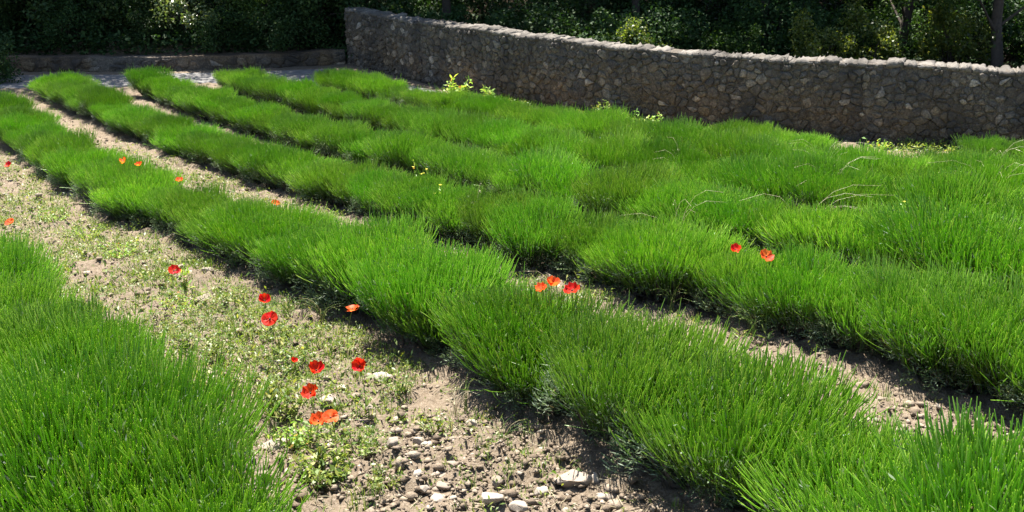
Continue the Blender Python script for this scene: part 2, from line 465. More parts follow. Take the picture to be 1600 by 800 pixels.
def stone_wall(root, P, H, T, cell, seed, n_single, base_z, cope=True):
    f, U = path_fn(P)
    r = np.random.default_rng(seed)
    top = lambda u: H + 0.05 * (vnoise(u * .7, u * 0 + seed, 2) - .5) + 0.035 * (vnoise(u * 3.1, u * 0 + seed, 4) - .5)
    # mortar core
    us = np.arange(0, U + .1, .12); us[-1] = U
    prof = [(0, -.35), (0, .3), (0, .6), (0, .9), (0, 1.0), (-T * .5, 1.0), (-T, 1.0), (-T, -.35)]
    V = []
    for d, h in prof:
        hh = np.where(h > 0, h * (top(us) - .045), h)
        xy = f(us, np.full(len(us), d) + (.008 * (vnoise(us * 9, us * 0 + h * 10, 8) - .5) if d == 0 else 0))
        V.append(np.column_stack([xy, hh + base_z]))
    V = np.array(V); k, n = V.shape[:2]
    I = np.arange(k * n).reshape(k, n)
    F = np.stack([I[:-1, :-1], I[:-1, 1:], I[1:, 1:], I[1:, :-1]], -1).reshape(-1, 4)
    for e in (0, n - 1):
        F = np.concatenate([F, [[I[1, e], I[4, e], I[6, e], I[7, e]], [I[0, e], I[1, e], I[7, e], I[7, e]]]])
    V = V.reshape(-1, 3)
    F4 = [tuple(dict.fromkeys(q)) for q in F.tolist()]
    m = bpy.data.meshes.new('mortar_core'); m.from_pydata(V.tolist(), [], F4); m.materials.append(M['mortar']); m.update()
    obj('mortar_core', m, root)
    # face stones
    geo = []
    for c in rubble(U, H - .06, *cell, seed):
        g = stone_geo(c, f, lambda q: base_z - .02 + q[:, 1] * top(q[:, 0]) / H, r)
        if g: geo.append((g, c.mean(0)))
    # the near left end of the wall shows its end face
    sel = sorted(geo, key=lambda g: -g[0][2] * (1 if g[1][1] > .12 else .4))
    for g, c in sel[:n_single]:
        obj('stone', np_mesh('stone', g[0], g[1], M['wall_stone']), root)
    rest = sel[n_single:]
    if rest:
        VV = []; FF = []; o = 0
        for g, c in rest:
            VV.append(g[0]); FF.append(g[1] + o); o += len(g[0])
        q = obj('small_stones', np_mesh('small_stones', np.concatenate(VV), np.concatenate(FF), M['wall_stone']), root)
        q['kind'] = 'stuff'
    if cope:
        u = 0.0
        while u < U:
            w = r.uniform(.09, .3)
            h0 = float(top(np.array(u + w / 2))) - .055; hh = r.uniform(.02, .055)
            nu, nd = 6, 5
            A = np.linspace(u + .006, min(U + .05, u + w - .006), nu); D = np.linspace(.012 + r.uniform(-.015, .02), -T - .01, nd)
            UU, DD = np.meshgrid(A, D, indexing='ij')
            ed = np.minimum(np.minimum(UU - A[0], A[-1] - UU) / .05, np.minimum(DD.max() - DD, DD - DD.min()) / .06)
            zz = h0 + hh * (.55 + .45 * np.clip(ed, 0, 1)) + r.normal(0, .017, UU.shape) + (UU - u) * r.normal(0, .035) + r.uniform(-.012, .01)
            UU2 = UU + r.normal(0, .007, UU.shape); DD2 = DD + r.normal(0, .01, UU.shape)
            Vt = np.concatenate([f(UU2.ravel(), DD2.ravel()), (zz.ravel() + base_z)[:, None]], 1)
            Vb = np.concatenate([f(UU2.ravel(), DD2.ravel() * .985), (np.full(UU.size, h0 - .035 + base_z) + r.normal(0, .008, UU.size))[:, None]], 1)
            I = np.arange(nu * nd).reshape(nu, nd)
            Ft = np.stack([I[:-1, :-1], I[:-1, 1:], I[1:, 1:], I[1:, :-1]], -1).reshape(-1, 4)
            ring = list(I[0, :]) + list(I[1:, -1]) + list(I[-1, -2::-1]) + list(I[-2:0:-1, 0])
            Fs = [(ring[i], ring[(i + 1) % len(ring)], ring[(i + 1) % len(ring)] + nu * nd, ring[i] + nu * nd) for i in range(len(ring))]
            obj('coping_stone', np_mesh('coping_stone', np.concatenate([Vt, Vb]), np.concatenate([Ft[:, ::-1], Ft + nu * nd, np.array(Fs)]), M['coping']), root)
            u += w
    return f, U

w1 = thing('stone_wall', 'long rubble stone wall with ragged pale coping behind the lavender field', 'wall')
WF, WU = stone_wall(w1, WALL, WALL_H, WALL_T, (.122, .088), 5, 300, 0.0)
w2 = thing('low_stone_wall', 'low dark stone wall beyond the track at the far row ends', 'wall')
stone_wall(w2, LOW, .36, .35, (.2, .13), 9, 0, 0.0, cope=False)

# ------------------------------------------------------------------ lavender
def tubes(P, R, sides=3):
    """P (n,k,3) centre lines, R (n,k) radii -> vertices, quads (horizontal-ish sections)"""
    n, k = P.shape[:2]
    T = np.gradient(P, axis=1); T /= np.linalg.norm(T, axis=2, keepdims=True) + 1e-9
    ref = np.array([0.37, 0.81, 0.1])
    A = np.cross(T, ref); A /= np.linalg.norm(A, axis=2, keepdims=True) + 1e-9
    B = np.cross(T, A)
    ang = np.arange(sides) * 2 * math.pi / sides
    V = P[:, :, None] + R[:, :, None, None] * (np.cos(ang)[None, None, :, None] * A[:, :, None] + np.sin(ang)[None, None, :, None] * B[:, :, None])
    I = np.arange(n * k * sides).reshape(n, k, sides)
    J = np.roll(I, -1, axis=2)
    F = np.stack([I[:, :-1], J[:, :-1], J[:, 1:], I[:, 1:]], -1).reshape(-1, 4)
    return V.reshape(-1, 3), F

def leaves(C, D, N, L, W, fold=0.25):
    """leaf quads: base C, direction D, normal N"""
    Sd = np.cross(D, N); Sd /= np.linalg.norm(Sd, axis=1, keepdims=True) + 1e-9
    L = L[:, None]; W = W[:, None]
    V = np.stack([C, C + D * L * .5 + Sd * W * .5 + N * W * fold, C + D * L, C + D * L * .5 - Sd * W * .5 + N * W * fold], 1)
    n = len(C)
    F = np.arange(n * 4).reshape(n, 4)
    return V.reshape(-1, 3), F

def rdir(n, r=rng):
    v = r.normal(size=(n, 3)); return v / np.linalg.norm(v, axis=1, keepdims=True)

def lavender_proto(seed, n=2900, sparse=1.0):
    r = np.random.default_rng(seed)
    n = int(n * sparse)
    # stalks: fan out of the leafy mound
    ph = r.uniform(0, 2 * math.pi, n)
    q = np.sqrt(r.uniform(0, 1, n))
    lob = 1 + .10 * np.sin(2 * ph + seed) + .08 * np.sin(3 * ph + 2 * seed) + .06 * np.sin(5 * ph + seed * 3)
    rad = .46 * q * lob
    hump = .075 * (vnoise(4 * rad * np.cos(ph) + seed, 4 * rad * np.sin(ph), 5) - .5) * 2
    ze = .47 - .07 * q ** 4 + hump + r.normal(0, .035, n)
    ze = np.where(r.random(n) < .15, ze * r.uniform(.7, .95, n), ze)
    px, py = np.cos(ph), np.sin(ph)
    bas = (.33 * q - .05 * q ** 3) * lob
    st = np.stack([px * bas, py * bas, .18 + .02 * (1 - q) - .11 * r.random(n) ** 3 + r.normal(0, .02, n)], 1)
    en = np.stack([px * rad, py * rad, ze], 1) + np.concatenate([r.normal(0, .045, (n, 2)), np.zeros((n, 1))], 1)
    stray = r.random(n) < .05
    en = np.where(stray[:, None], en + r.normal(0, .05, (n, 3)), en)
    mid = st * .5 + en * .5 + np.stack([px * .04 * q, py * .04 * q, -.025 * q], 1) + r.normal(0, .017, (n, 3))
    ts = np.array([0.0, .5, .80, .87, 1.0])
    P = ((1 - ts) ** 2)[None, :, None] * st[:, None] + (2 * ts * (1 - ts))[None, :, None] * mid[:, None] + (ts ** 2)[None, :, None] * en[:, None]
    th = r.uniform(.75, 1.25, n)[:, None]
    R = np.array([.0017, .0016, .0015, .0028, .001])[None] * th
    V, F = tubes(P, R)
    t = np.repeat(np.tile(ts, n), 3)
    stems = np_mesh('stems', V, F, M['stem'], t, True)
    # slim grey leaves up the lower stalks and in tufts round the mound
    k = 5200
    i = r.integers(0, n, k); tt = r.beta(1.3, 1.7, k) * .85
    C1 = ((1 - tt) ** 2)[:, None] * st[i] + (2 * tt * (1 - tt))[:, None] * mid[i] + (tt ** 2)[:, None] * en[i]
    k2 = 5000; ntf = 150
    pt = r.uniform(0, 6.28, ntf); rt = r.uniform(.2, .4, ntf) * (1 + .12 * np.sin(3 * pt + seed)); zt_ = r.uniform(.08, .27, ntf)
    j = r.integers(0, ntf, k2)
    C2 = np.stack([np.cos(pt) * rt, np.sin(pt) * rt, zt_], 1)[j] + r.normal(0, .022, (k2, 3))
    C = np.concatenate([C1, C2]); k += k2
    out = C - np.array([0, 0, .05]); out /= np.linalg.norm(out, axis=1, keepdims=True)
    D = out * .7 + rdir(k, r) * .7 + np.array([0, 0, .35]); D /= np.linalg.norm(D, axis=1, keepdims=True)
    V, F = leaves(C, D, rdir(k, r), r.uniform(.022, .05, k), r.uniform(.004, .0075, k), .15)
    fol = np_mesh('foliage', V, F, M['lav_leaf'])
    # woody crown
    nb = 40
    ph = r.uniform(0, 2 * math.pi, nb); rr = r.uniform(.1, .3, nb)
    a = np.stack([np.cos(ph) * .04, np.sin(ph) * .04, np.full(nb, -.05)], 1)
    c = np.stack([np.cos(ph) * rr, np.sin(ph) * rr, r.uniform(.08, .26, nb)], 1)
    b = a * .4 + c * .6 + np.stack([np.cos(ph) * .05, np.sin(ph) * .05, np.full(nb, -.05)], 1)
    d = c + np.stack([np.cos(ph) * .03, np.sin(ph) * .03, np.full(nb, .07)], 1)
    V, F = tubes(np.stack([a, b, c, d], 1), np.tile(np.array([.016, .011, .007, .003]), (nb, 1)), 5)
    wd = np_mesh('woody_base', V, F, M['wood'])
    return stems, fol, wd

PROTO = [lavender_proto(s) for s in range(1, 8)]
THIN = [lavender_proto(s, sparse=.45) for s in range(21, 23)]

ROW_LABEL = ['the row in the lower left corner', 'the row right of the poppy furrow', 'the third row from the lower left', 'the fourth row from the lower left',
             'the fifth row from the lower left', 'the sixth row from the lower left', 'the seventh row from the lower left', 'the eighth row from the lower left',
             'the short row beneath the stone wall']
FROM = ['the left edge', 'the left edge'] + ['its far end'] * 7
def in_view(x, y, z, m=1.0):
    # a little more than the photograph covers
    zc = y * math.cos(PITCH) - (z - CAM_H) * math.sin(PITCH)
    xc = x; yc = y * math.sin(PITCH) + (z - CAM_H) * math.cos(PITCH)
    if zc < 1: return False
    return abs(xc) < zc * 800 / 1700 + m and -(zc * 400 / 1700) - m * .9 < yc < zc * 400 / 1700 + 2
BARE = [(2.1, 17.15, .95), (1.9, 16.5, .5), (1.1, 18.0, .5), (4.95, 14.65, .95), (4.75, 13.8, .55), (0.1, 19.0, .6)]
n_bush = 0
for ri, R in enumerate(ROWS):
    f, U = path_fn(R)
    u = 0.1; k = 0; rr = np.random.default_rng(100 + ri)
    while u < U:
        x, y = f(u)
        near = float(sstep(11, 7, y))
        step = rr.uniform(.4, .52) if rr.random() > .3 * near else rr.uniform(.64, .78)
        u += step
        fe = FAR_END[ri]
        if fe is not None and y > fe: continue
        z = float(land(x, y))
        if not in_view(x, y, z + .3): continue
        if wall_dist(x, y) < (.8 if x < 1 else 1.35): continue
        if any(math.hypot(x - bx, y - by) < br for bx, by, br in BARE): continue
        x += rr.normal(0, .03 + .03 * near); y += rr.normal(0, .03 + .03 * near)
        far = float(sstep(5.0, 13, y))
        s = rr.uniform(.88 - .04 * near, 1.1 + .05 * near) * (1.17 - .31 * far) * (float(1 + .2 * sstep(-3, 2.5, x)) if ri >= 3 else 1) * (.74 if ri >= 6 else 1)
        x2, y2 = f(u + .05); ang = math.atan2(y2 - y, x2 - x) + rr.normal(0, .25) + math.pi * rr.integers(0, 2)
        if k < len(ORD): which = ORD[k]
        lab = 'green lavender bush, %s from %s in %s' % (which, FROM[ri], ROW_LABEL[ri])
        t = thing('lavender_bush', lab, 'lavender', (x, y, z - .015), ang, 'lavender bushes growing in rows', (s * rr.uniform(1.1, 1.4), s * rr.uniform(.92, 1.1), s * rr.uniform(.9, 1.1)))
        t.rotation_euler[0] = rr.normal(0, .06); t.rotation_euler[1] = rr.normal(0, .06)
        thin = ri >= 5 and rr.random() < .12
        pr = THIN[rr.integers(0, len(THIN))] if thin else PROTO[rr.integers(0, len(PROTO))]
        obj('stems', pr[0], t); obj('foliage', pr[1], t); obj('woody_base', pr[2], t)
        k += 1; n_bush += 1
print('bushes', n_bush)

# ------------------------------------------------------------------ wood behind the walls
def limb(P, r0, r1, n=7):
    P = np.array(P, float); return P, np.linspace(r0, r1, len(P))

def tree_proto(seed, h, crown_r, crown_lo, nl, leaf, mat, trunk_r):
    r = np.random.default_rng(seed)
    # trunk
    k = 9
    z = np.linspace(-.4, h * .8, k)
    wob = np.cumsum(r.normal(0, .06, (k, 2)), axis=0)
    T = np.column_stack([wob - wob[1], z])
    V, F = tubes(T[None], np.linspace(trunk_r * 1.15, trunk_r * .3, k)[None], 8)
    # limbs to the leaf clumps
    nc = 34
    cs = []
    while len(cs) < nc:
        p = r.uniform(-1, 1, 3)
        if np.linalg.norm(p) < 1 and np.linalg.norm(p) > .35:
            cs.append(p * np.array([crown_r, crown_r, (h - crown_lo) / 2]) + np.array([0, 0, (h + crown_lo) / 2]))
    cs = np.array(cs)
    VV, FF, o = [V], [F], len(V)
    for c in cs:
        zb = np.clip(c[2] - np.hypot(c[0], c[1]) * .7, h * .12, h * .78)
        b = np.array([np.interp(zb, z, T[:, 0]), np.interp(zb, z, T[:, 1]), zb])
        m = (b + c) / 2 + np.array([0, 0, .25]) + r.normal(0, .12, 3)
        v, f_ = tubes(np.stack([b, m, c])[None], np.array([[trunk_r * .3, trunk_r * .18, .012]]), 5)
        VV.append(v); FF.append(f_ + o); o += len(v)
    wood = np_mesh('trunk', np.concatenate(VV), np.concatenate(FF), M['bark'], smooth=True)
    ci = r.integers(0, nc, nl)
    cr = r.uniform(.5, 1.0, nc) * crown_r * .42
    C = cs[ci] + rdir(nl, r) * (cr[ci] * r.uniform(0, 1, nl) ** .6)[:, None] * np.array([1, 1, .75])
    D = rdir(nl, r) + np.array([0, 0, -.25]); D /= np.linalg.norm(D, axis=1, keepdims=True)
    N = rdir(nl, r) * .8 + np.array([0, 0, .8])
    N /= np.linalg.norm(N, axis=1, keepdims=True)
    V, F = leaves(C, D, N, r.uniform(.7, 1.3, nl) * leaf, r.uniform(.45, .75, nl) * leaf)
    return wood, np_mesh('crown', V, F, mat)

def shrub_proto(seed, rx, h, nl, leaf, mat):
    r = np.random.default_rng(seed)
    nc = 30
    p = rdir(nc, r); p[:, 2] = np.abs(p[:, 2])
    cs = p * np.array([rx, rx, h * .8]) * r.uniform(.35, .95, nc)[:, None] + np.array([0, 0, h * .12])
    ci = r.integers(0, nc, nl); cr = r.uniform(.16, .4, nc) * min(rx, h)
    C = cs[ci] + rdir(nl, r) * (cr[ci] * r.uniform(0, 1, nl) ** .5)[:, None]
    C[:, 2] = np.maximum(C[:, 2], .02)
    D = rdir(nl, r) + np.array([0, 0, -.15]); D /= np.linalg.norm(D, axis=1, keepdims=True)
    N = rdir(nl, r) * .7 + np.array([0, 0, .8]); N /= np.linalg.norm(N, axis=1, keepdims=True)
    V, F = leaves(C, D, N, r.uniform(.7, 1.3, nl) * leaf, r.uniform(.45, .8, nl) * leaf)
    a = np.zeros((nc, 3)); a[:, :2] = r.normal(0, .06, (nc, 2)); a[:, 2] = -.1
    P = np.stack([a, a * .5 + cs * .5 + np.array([0, 0, .1 * h]), cs], 1)
    sv, sf = tubes(P, np.tile(np.array([.022, .014, .005]), (nc, 1)), 4)
    return np_mesh('branches', sv, sf, M['bark']), np_mesh('foliage', V, F, mat)

TREES_T = [tree_proto(31, 9.5, 3.3, 3.2, 15000, .15, M['tree_leaf'], .17), tree_proto(32, 8.5, 3.0, 2.4, 14000, .14, M['tree_leaf'], .14),
           tree_proto(33, 6.5, 2.0, 0.5, 13000, .10, M['tree_leaf'], .11)]
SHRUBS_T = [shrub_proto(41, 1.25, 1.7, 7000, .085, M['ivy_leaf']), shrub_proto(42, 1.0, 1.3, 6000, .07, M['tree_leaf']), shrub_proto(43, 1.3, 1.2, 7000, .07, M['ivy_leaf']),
            shrub_proto(44, .95, 1.25, 4500, .075, M['sunlit_ivy_leaf']), shrub_proto(45, 1.0, 1.9, 4200, .08, M['sunlit_leaf'])]

TREES = [  # x, y, kind, scale, label
    (-12.8, 27.0, 0, 1.0, 'tall dark tree at the far left edge behind the low wall'),
    (-11.7, 27.2, 0, .95, 'tall ivy-dark tree above the round shrub behind the low wall'),
    (-5.5, 26.1, 1, .85, 'tall tree right of the sunlit ivy bank behind the low wall'),
    (-3.4, 26.0, 0, .78, 'tall tree behind the corner where the two walls meet'),
    (-1.6, 25.7, 1, .78, 'tall tree standing over the shaded stretch of stone wall'),
    (1.7, 28.0, 0, .85, 'dark tree behind the middle of the stone wall'),
    (4.6, 28.6, 0, .9, 'tree deep in the shade behind the stone wall, right of the middle'),
    (6.9, 31.0, 1, 1.0, 'tall tree far behind the paired thin trees'),
    (8.55, 24.2, 2, 1.0, 'thin dark-trunked tree with yellow-green leaves, left one of the pair behind the wall'),
    (10.2, 23.0, 2, 1.05, 'thin dark-trunked tree with yellow-green leaves, right one of the pair behind the wall'),
    (11.6, 31.0, 0, 1.0, 'tall tree behind the stone wall at the far right'),
    (2.9, 25.4, 1, .72, 'shorter tree added for shade close behind the middle of the stone wall'),  # added to darken the wood behind the middle of the wall
    (5.9, 26.0, 1, .75, 'shorter tree added for shade close behind the wall left of the paired trees'),  # added for its shade on the leaves behind the wall
    (-7.6, 29.8, 1, .8, 'tree on the bank straight behind the sunlit ivy'),
    (15.0, 31.0, 0, 1.1, 'tall tree deep in the wood at the far right'),
    (-15.5, 30.5, 0, 1.2, 'tall tree deep in the wood at the far left'),
    (-13.0, 34.0, 0, 1.25, 'tall tree high on the bank behind the low wall'),
    (0.5, 32.0, 0, 1.25, 'tall tree high on the bank behind the stone wall'),
    (4.0, 33.5, 0, 1.25, 'tall tree high on the bank behind the right part of the wall')]
for i, (x, y, kd, s, lab) in enumerate(TREES):
    t = thing('tree', lab, 'tree', (x, y, float(land(x, y))), i * 2.1, 'trees of the dark wood', (s, s, s))
    obj('trunk', TREES_T[kd][0], t); obj('crown', TREES_T[kd][1], t)

SHR = [(-10.9, 22.35, 2, .82), (-12.4, 25.0, 0, 1.0), (-10.6, 25.0, 0, 1.1), (-8.9, 24.9, 0, .95), (-7.1, 24.7, 3, 1.1), (-5.9, 25.2, 1, 1.0), (-4.6, 25.6, 0, 1.05), (-9.0, 26.6, 2, 1.1),
       (-3.0, 25.6, 0, 1.1), (-1.2, 24.2, 2, 1.1), (0.4, 23.2, 0, 1.0), (1.9, 23.0, 2, 1.15), (3.2, 23.8, 0, 1.0), (4.6, 23.6, 1, 1.0), (5.8, 24.6, 0, 1.1), (7.2, 24.2, 2, 1.1),
       (8.0, 25.8, 1, 1.2), (9.3, 25.2, 1, 1.1), (11.0, 24.8, 0, 1.1), (12.2, 23.6, 1, 1.0), (-6.4, 27.4, 0, 1.3), (-2.0, 27.6, 0, 1.3), (0.8, 27.2, 2, 1.4), (3.6, 27.0, 0, 1.3), (6.4, 27.6, 0, 1.4), (9.8, 28.0, 0, 1.4), (12.6, 27.6, 0, 1.4),
       (7.5, 23.2, 4, .9), (9.5, 23.6, 4, 1.0), (11.2, 22.2, 4, .9), (-7.7, 25.5, 3, 1.1), (6.4, 23.0, 4, .8), (2.6, 22.6, 4, .75), (-14, 24.6, 0, 1.1), (-11.6, 26.4, 0, 1.2), (-9.7, 26.0, 2, 1.2), (-5.2, 26.8, 0, 1.2), (-4.1, 27.2, 0, 1.2),
       (-9.9, 24.35, 2, .8), (-8.0, 24.4, 2, .65), (-6.4, 24.5, 2, .7), (-5.2, 24.7, 2, .8), (-11.8, 24.2, 2, .8)]
for i, (x, y, kd, s) in enumerate(SHR):
    if i == 0: lab = 'rounded dark green shrub beside the track at the far left edge'
    elif i == 4: lab = 'sunlit pale ivy bush above the low dark wall'
    elif kd == 3: lab = 'pale sunlit bush rising behind the ivy bush above the low wall'
    elif kd == 4: lab = 'sunlit yellow-green shrub behind the stone wall, %s from the left' % ORD[sorted(q[0] / q[1] for q in SHR if q[2] == 4).index(x / y)]
    else:
        if x < -3.5: wh = 'behind the low wall'; pool = [q for q in SHR[1:] if q[0] < -3.5 and q[2] != 3]
        else: wh = 'behind the long stone wall'; pool = [q for q in SHR[1:] if q[0] >= -3.5 and q[2] != 4]
        kx = sorted(q[0] / q[1] for q in pool).index(x / y)
        lab = 'dark shaded shrub %s, %s from the left' % (wh, ORD[kx])
    t = thing('shrub', lab, 'shrub', (x, y, float(land(x, y)) - .03), i * 1.7, 'shrubs under the trees', (s, s, s))
    obj('branches', SHRUBS_T[kd][0], t); obj('foliage', SHRUBS_T[kd][1], t)

# ivy and low growth carpeting the bank
def undergrowth():
    n = 70000
    x = rng.uniform(-15, 15, n); y = rng.uniform(21, 33, n)
    yl = np.where(x < -3.7, np.interp(x, LOW[:, 0], LOW[:, 1]) + .45, np.interp(x, WALL[:, 0], WALL[:, 1]) + 1.2)
    k = (y > yl) & (fbm(x, y, .8, 3, 70) > .36)
    x, y = x[k], y[k]; n = len(x)
    xb = rng.uniform(-14, -3.6, 9000); yb = np.interp(xb, LOW[:, 0], LOW[:, 1]) + .3 + rng.random(9000) ** 1.3 * 1.6
    hgt = np.concatenate([rng.uniform(0, .16, n), rng.uniform(0, .42, 9000)])
    x = np.concatenate([x, xb]); y = np.concatenate([y, yb]); n = len(x)
    C = np.column_stack([x, y, land(x, y) + hgt])
    D = rdir(n); D[:, 2] = np.abs(D[:, 2]) * .5; D /= np.linalg.norm(D, axis=1, keepdims=True)
    N = rdir(n) * .5 + np.array([0, -.2, .8]); N /= np.linalg.norm(N, axis=1, keepdims=True)
    V, F = leaves(C, D, N, rng.uniform(.07, .14, n), rng.uniform(.05, .09, n))
    tag(obj('undergrowth', np_mesh('undergrowth', V, F, M['ivy_leaf'])), 'dark ivy and low growth carpeting the shaded bank', 'undergrowth', kind='stuff')
undergrowth()

# ------------------------------------------------------------------ furrows: gravel, weeds, grass
def ico(sub):
    bm = bmesh.new(); bmesh.ops.create_icosphere(bm, subdivisions=sub, radius=1)
    V = np.array([v.co[:] for v in bm.verts]); F = np.array([[v.index for v in f.verts] for f in bm.faces]); bm.free()
    return V, F
I1, I2, I3 = ico(1), ico(2), ico(3)

def scatter(n, dens):
    out = []
    while len(out) < n:
        y = 4.2 + (22.5 - 4.2) * rng.random(4000) ** 1.7
        x = rng.uniform(-.62, .62, 4000) * (y + 1.5)
        p = dens(x, y)
        k = rng.random(4000) < p
        out += list(zip(x[k], y[k]))
    return np.array(out[:n])

def gravel():
    def dens(x, y):
        d = row_dist(x, y)
        return sstep(.35, .75, d) * np.clip(.25 + 1.6 * (fbm(x, y, 1.1, 3, 30) - .35), .08, 1) * (y < 21)
    P = scatter(52000, dens); n = len(P)
    s = .004 + .022 * rng.random(n) ** 9 + .007 * rng.random(n)
    V0 = np.array([(1, 0, 0), (0, 1, 0), (-1, 0, 0), (0, -1, 0), (.1, .1, 1), (0, 0, -1)], float); F0 = np.array([(0, 1, 4), (1, 2, 4), (2, 3, 4), (3, 0, 4), (1, 0, 5), (2, 1, 5), (3, 2, 5), (0, 3, 5)])
    V0 = V0 + np.array([[0, 0, .4]] * 2 + [[0, 0, .1]] * 2 + [[0, 0, 0]] * 2)
    J = 1 + rng.normal(0, .24, (n, len(V0), 1))
    sc3 = s[:, None] * np.column_stack([rng.uniform(.8, 1.5, n), rng.uniform(.8, 1.4, n), rng.uniform(.5, .95, n)])
    a = rng.uniform(0, 6.28, n); ca, sa = np.cos(a), np.sin(a)
    W = V0[None] * J * sc3[:, None]
    X = W[..., 0] * ca[:, None] - W[..., 1] * sa[:, None]; Y = W[..., 0] * sa[:, None] + W[..., 1] * ca[:, None]
    z = gz(P[:, 0], P[:, 1])
    V = np.stack([X + P[:, 0:1], Y + P[:, 1:2], W[..., 2] + (z + s * .25)[:, None]], -1)
    F = F0[None] + (np.arange(n) * len(V0))[:, None, None]
    tag(obj('gravel', np_mesh('gravel', V.reshape(-1, 3), F.reshape(-1, 3), M['clod'])), 'small stones and dry clods strewn over the bare furrows', 'gravel', kind='stuff')

def clods():
    def dens(x, y):
        return sstep(.32, .65, row_dist(x, y)) * (.15 + .85 * sstep(.42, .6, fbm(x, y, 1.6, 3, 77))) * (y < 15)
    P = scatter(2600, dens); n = len(P)
    s = .012 + .026 * rng.random(n) ** 2.2
    V0, F0 = I1
    W = V0[None] * (1 + rng.normal(0, .2, (n, len(V0), 1))) * (s[:, None] * np.column_stack([rng.uniform(.8, 1.5, n), rng.uniform(.8, 1.4, n), rng.uniform(.55, .9, n)]))[:, None]
    V = W + np.column_stack([P, gz(P[:, 0], P[:, 1]) + s * .1])[:, None]
    F = F0[None] + (np.arange(n) * len(V0))[:, None, None]
    tag(obj('rubble', np_mesh('rubble', V.reshape(-1, 3), F.reshape(-1, 3), M['clod'])), 'lumpy clods and half-buried rubble in the furrows', 'rubble', kind='stuff')

def gz(X, Y):
    return land(X, Y) + 0.09 * (fbm(X, Y, 2.6, 3, 3) - 0.5) + 0.12 * (np.abs(fbm(X, Y, 7, 4, 9) - 0.5) * 2 - 0.3) + 0.045 * (fbm(X, Y, 19, 2, 20) - 0.5)
gravel()
clods()

def weed_dens(x, y):
    d = row_dist(x, y)
    # the poppy furrow is greener away from the camera, nearly bare close by
    far = sstep(5.0, 8.5, y + .6 * (-x - .6))
    far = far * (1 - .75 * sstep(14, 17, y))
    p = sstep(.3, .6, d) * (.06 + .94 * far) * (.12 + .88 * sstep(.47, .55, fbm(x, y, 1.9, 4, 51) + .1 * far))
    return np.clip(p, 0, 1) * (y < 21)

def weeds():
    P = scatter(24000, weed_dens); n = len(P); k = 9
    c = np.repeat(np.arange(n), k); m = len(c)
    ph = rng.uniform(0, 6.28, m); el = rng.uniform(.1, 1.1, m)
    D = np.column_stack([np.cos(ph) * np.cos(el), np.sin(ph) * np.cos(el), np.sin(el)])
    size = (.6 + .8 * rng.random(n))[c] * np.where(rng.random(n) < .08, 1.7, 1)[c]
    off = np.column_stack([rng.normal(0, .03, (m, 2)), rng.uniform(0, .05, m)]) * size[:, None]
    C = np.column_stack([P, gz(P[:, 0], P[:, 1])])[c] + off
    N = rdir(m) * .5 + np.array([0, 0, .9]); N /= np.linalg.norm(N, axis=1, keepdims=True)
    V, F = leaves(C, D, N, rng.uniform(.012, .034, m) * size, rng.uniform(.004, .011, m) * size)
    tag(obj('weeds', np_mesh('weeds', V, F, M['weed'])), 'low yellow-green weeds spreading over the furrows', 'weeds', kind='stuff')
weeds()

def dry_litter():
    def dens(x, y):
        return sstep(.3, .6, row_dist(x, y)) * (.15 + .85 * sstep(.45, .6, fbm(x, y, 2.3, 3, 140))) * (y < 19)
    P = scatter(2600, dens); n = len(P)
    a = rng.uniform(0, 6.28, n); L = rng.uniform(.02, .11, n)
    d = np.column_stack([np.cos(a) * L, np.sin(a) * L, rng.normal(0, .012, n)])
    c = np.column_stack([P, gz(P[:, 0], P[:, 1]) + .012])
    Q = np.stack([c - d / 2, c + rng.normal(0, .004, (n, 3)), c + d / 2], 1)
    V, F = tubes(Q, np.tile([.0016, .0016, .001], (n, 1)), 3)
    tag(obj('litter', np_mesh('litter', V, F, M['straw'])), 'dry straw and broken stalks lying in the furrows', 'litter', kind='stuff')
dry_litter()

def blades(C, ph, L, W, lean, mat, name):
    n = len(C)
    d = np.column_stack([np.cos(ph), np.sin(ph), 0 * ph])
    s = np.column_stack([-np.sin(ph), np.cos(ph), 0 * ph]) * W[:, None]
    up = np.array([0, 0, 1.0])
    p1 = C + up * (L * .5)[:, None] + d * (lean * L * .2)[:, None]
    p2 = C + up * (L * (1 - .35 * lean))[:, None] + d * (lean * L * .75)[:, None]
    V = np.stack([C - s, C + s, p1 + s * .8, p1 - s * .8, p2], 1)
    b = np.arange(n)[:, None] * 5
    F = np.concatenate([b + np.array([[0, 1, 2]]), b + np.array([[0, 2, 3]]), b + np.array([[3, 2, 4]])])
    return np_mesh(name, V.reshape(-1, 3), F, mat)

def grass():
    def dens(x, y):
        return weed_dens(x, y) * .5 + .12 * sstep(.42, .6, row_dist(x, y)) * sstep(.5, .62, fbm(x, y, 2.0, 3, 88)) * (y < 21)
    P = scatter(9000, dens); n = len(P); k = 10
    c = np.repeat(np.arange(n), k); m = len(c)
    C = np.column_stack([P, gz(P[:, 0], P[:, 1]) - .01])[c] + np.column_stack([rng.normal(0, .02, (m, 2)), np.zeros(m)])
    sz = rng.uniform(.5, 1.3, n)[c]
    tag(obj('grass', blades(C, rng.uniform(0, 6.28, m), rng.uniform(.03, .11, m) * sz, rng.uniform(.0015, .0032, m), rng.uniform(.1, .9, m), M['grass'], 'grass')),
        'thin grass growing among the weeds of the furrows', 'grass', kind='stuff')
grass()

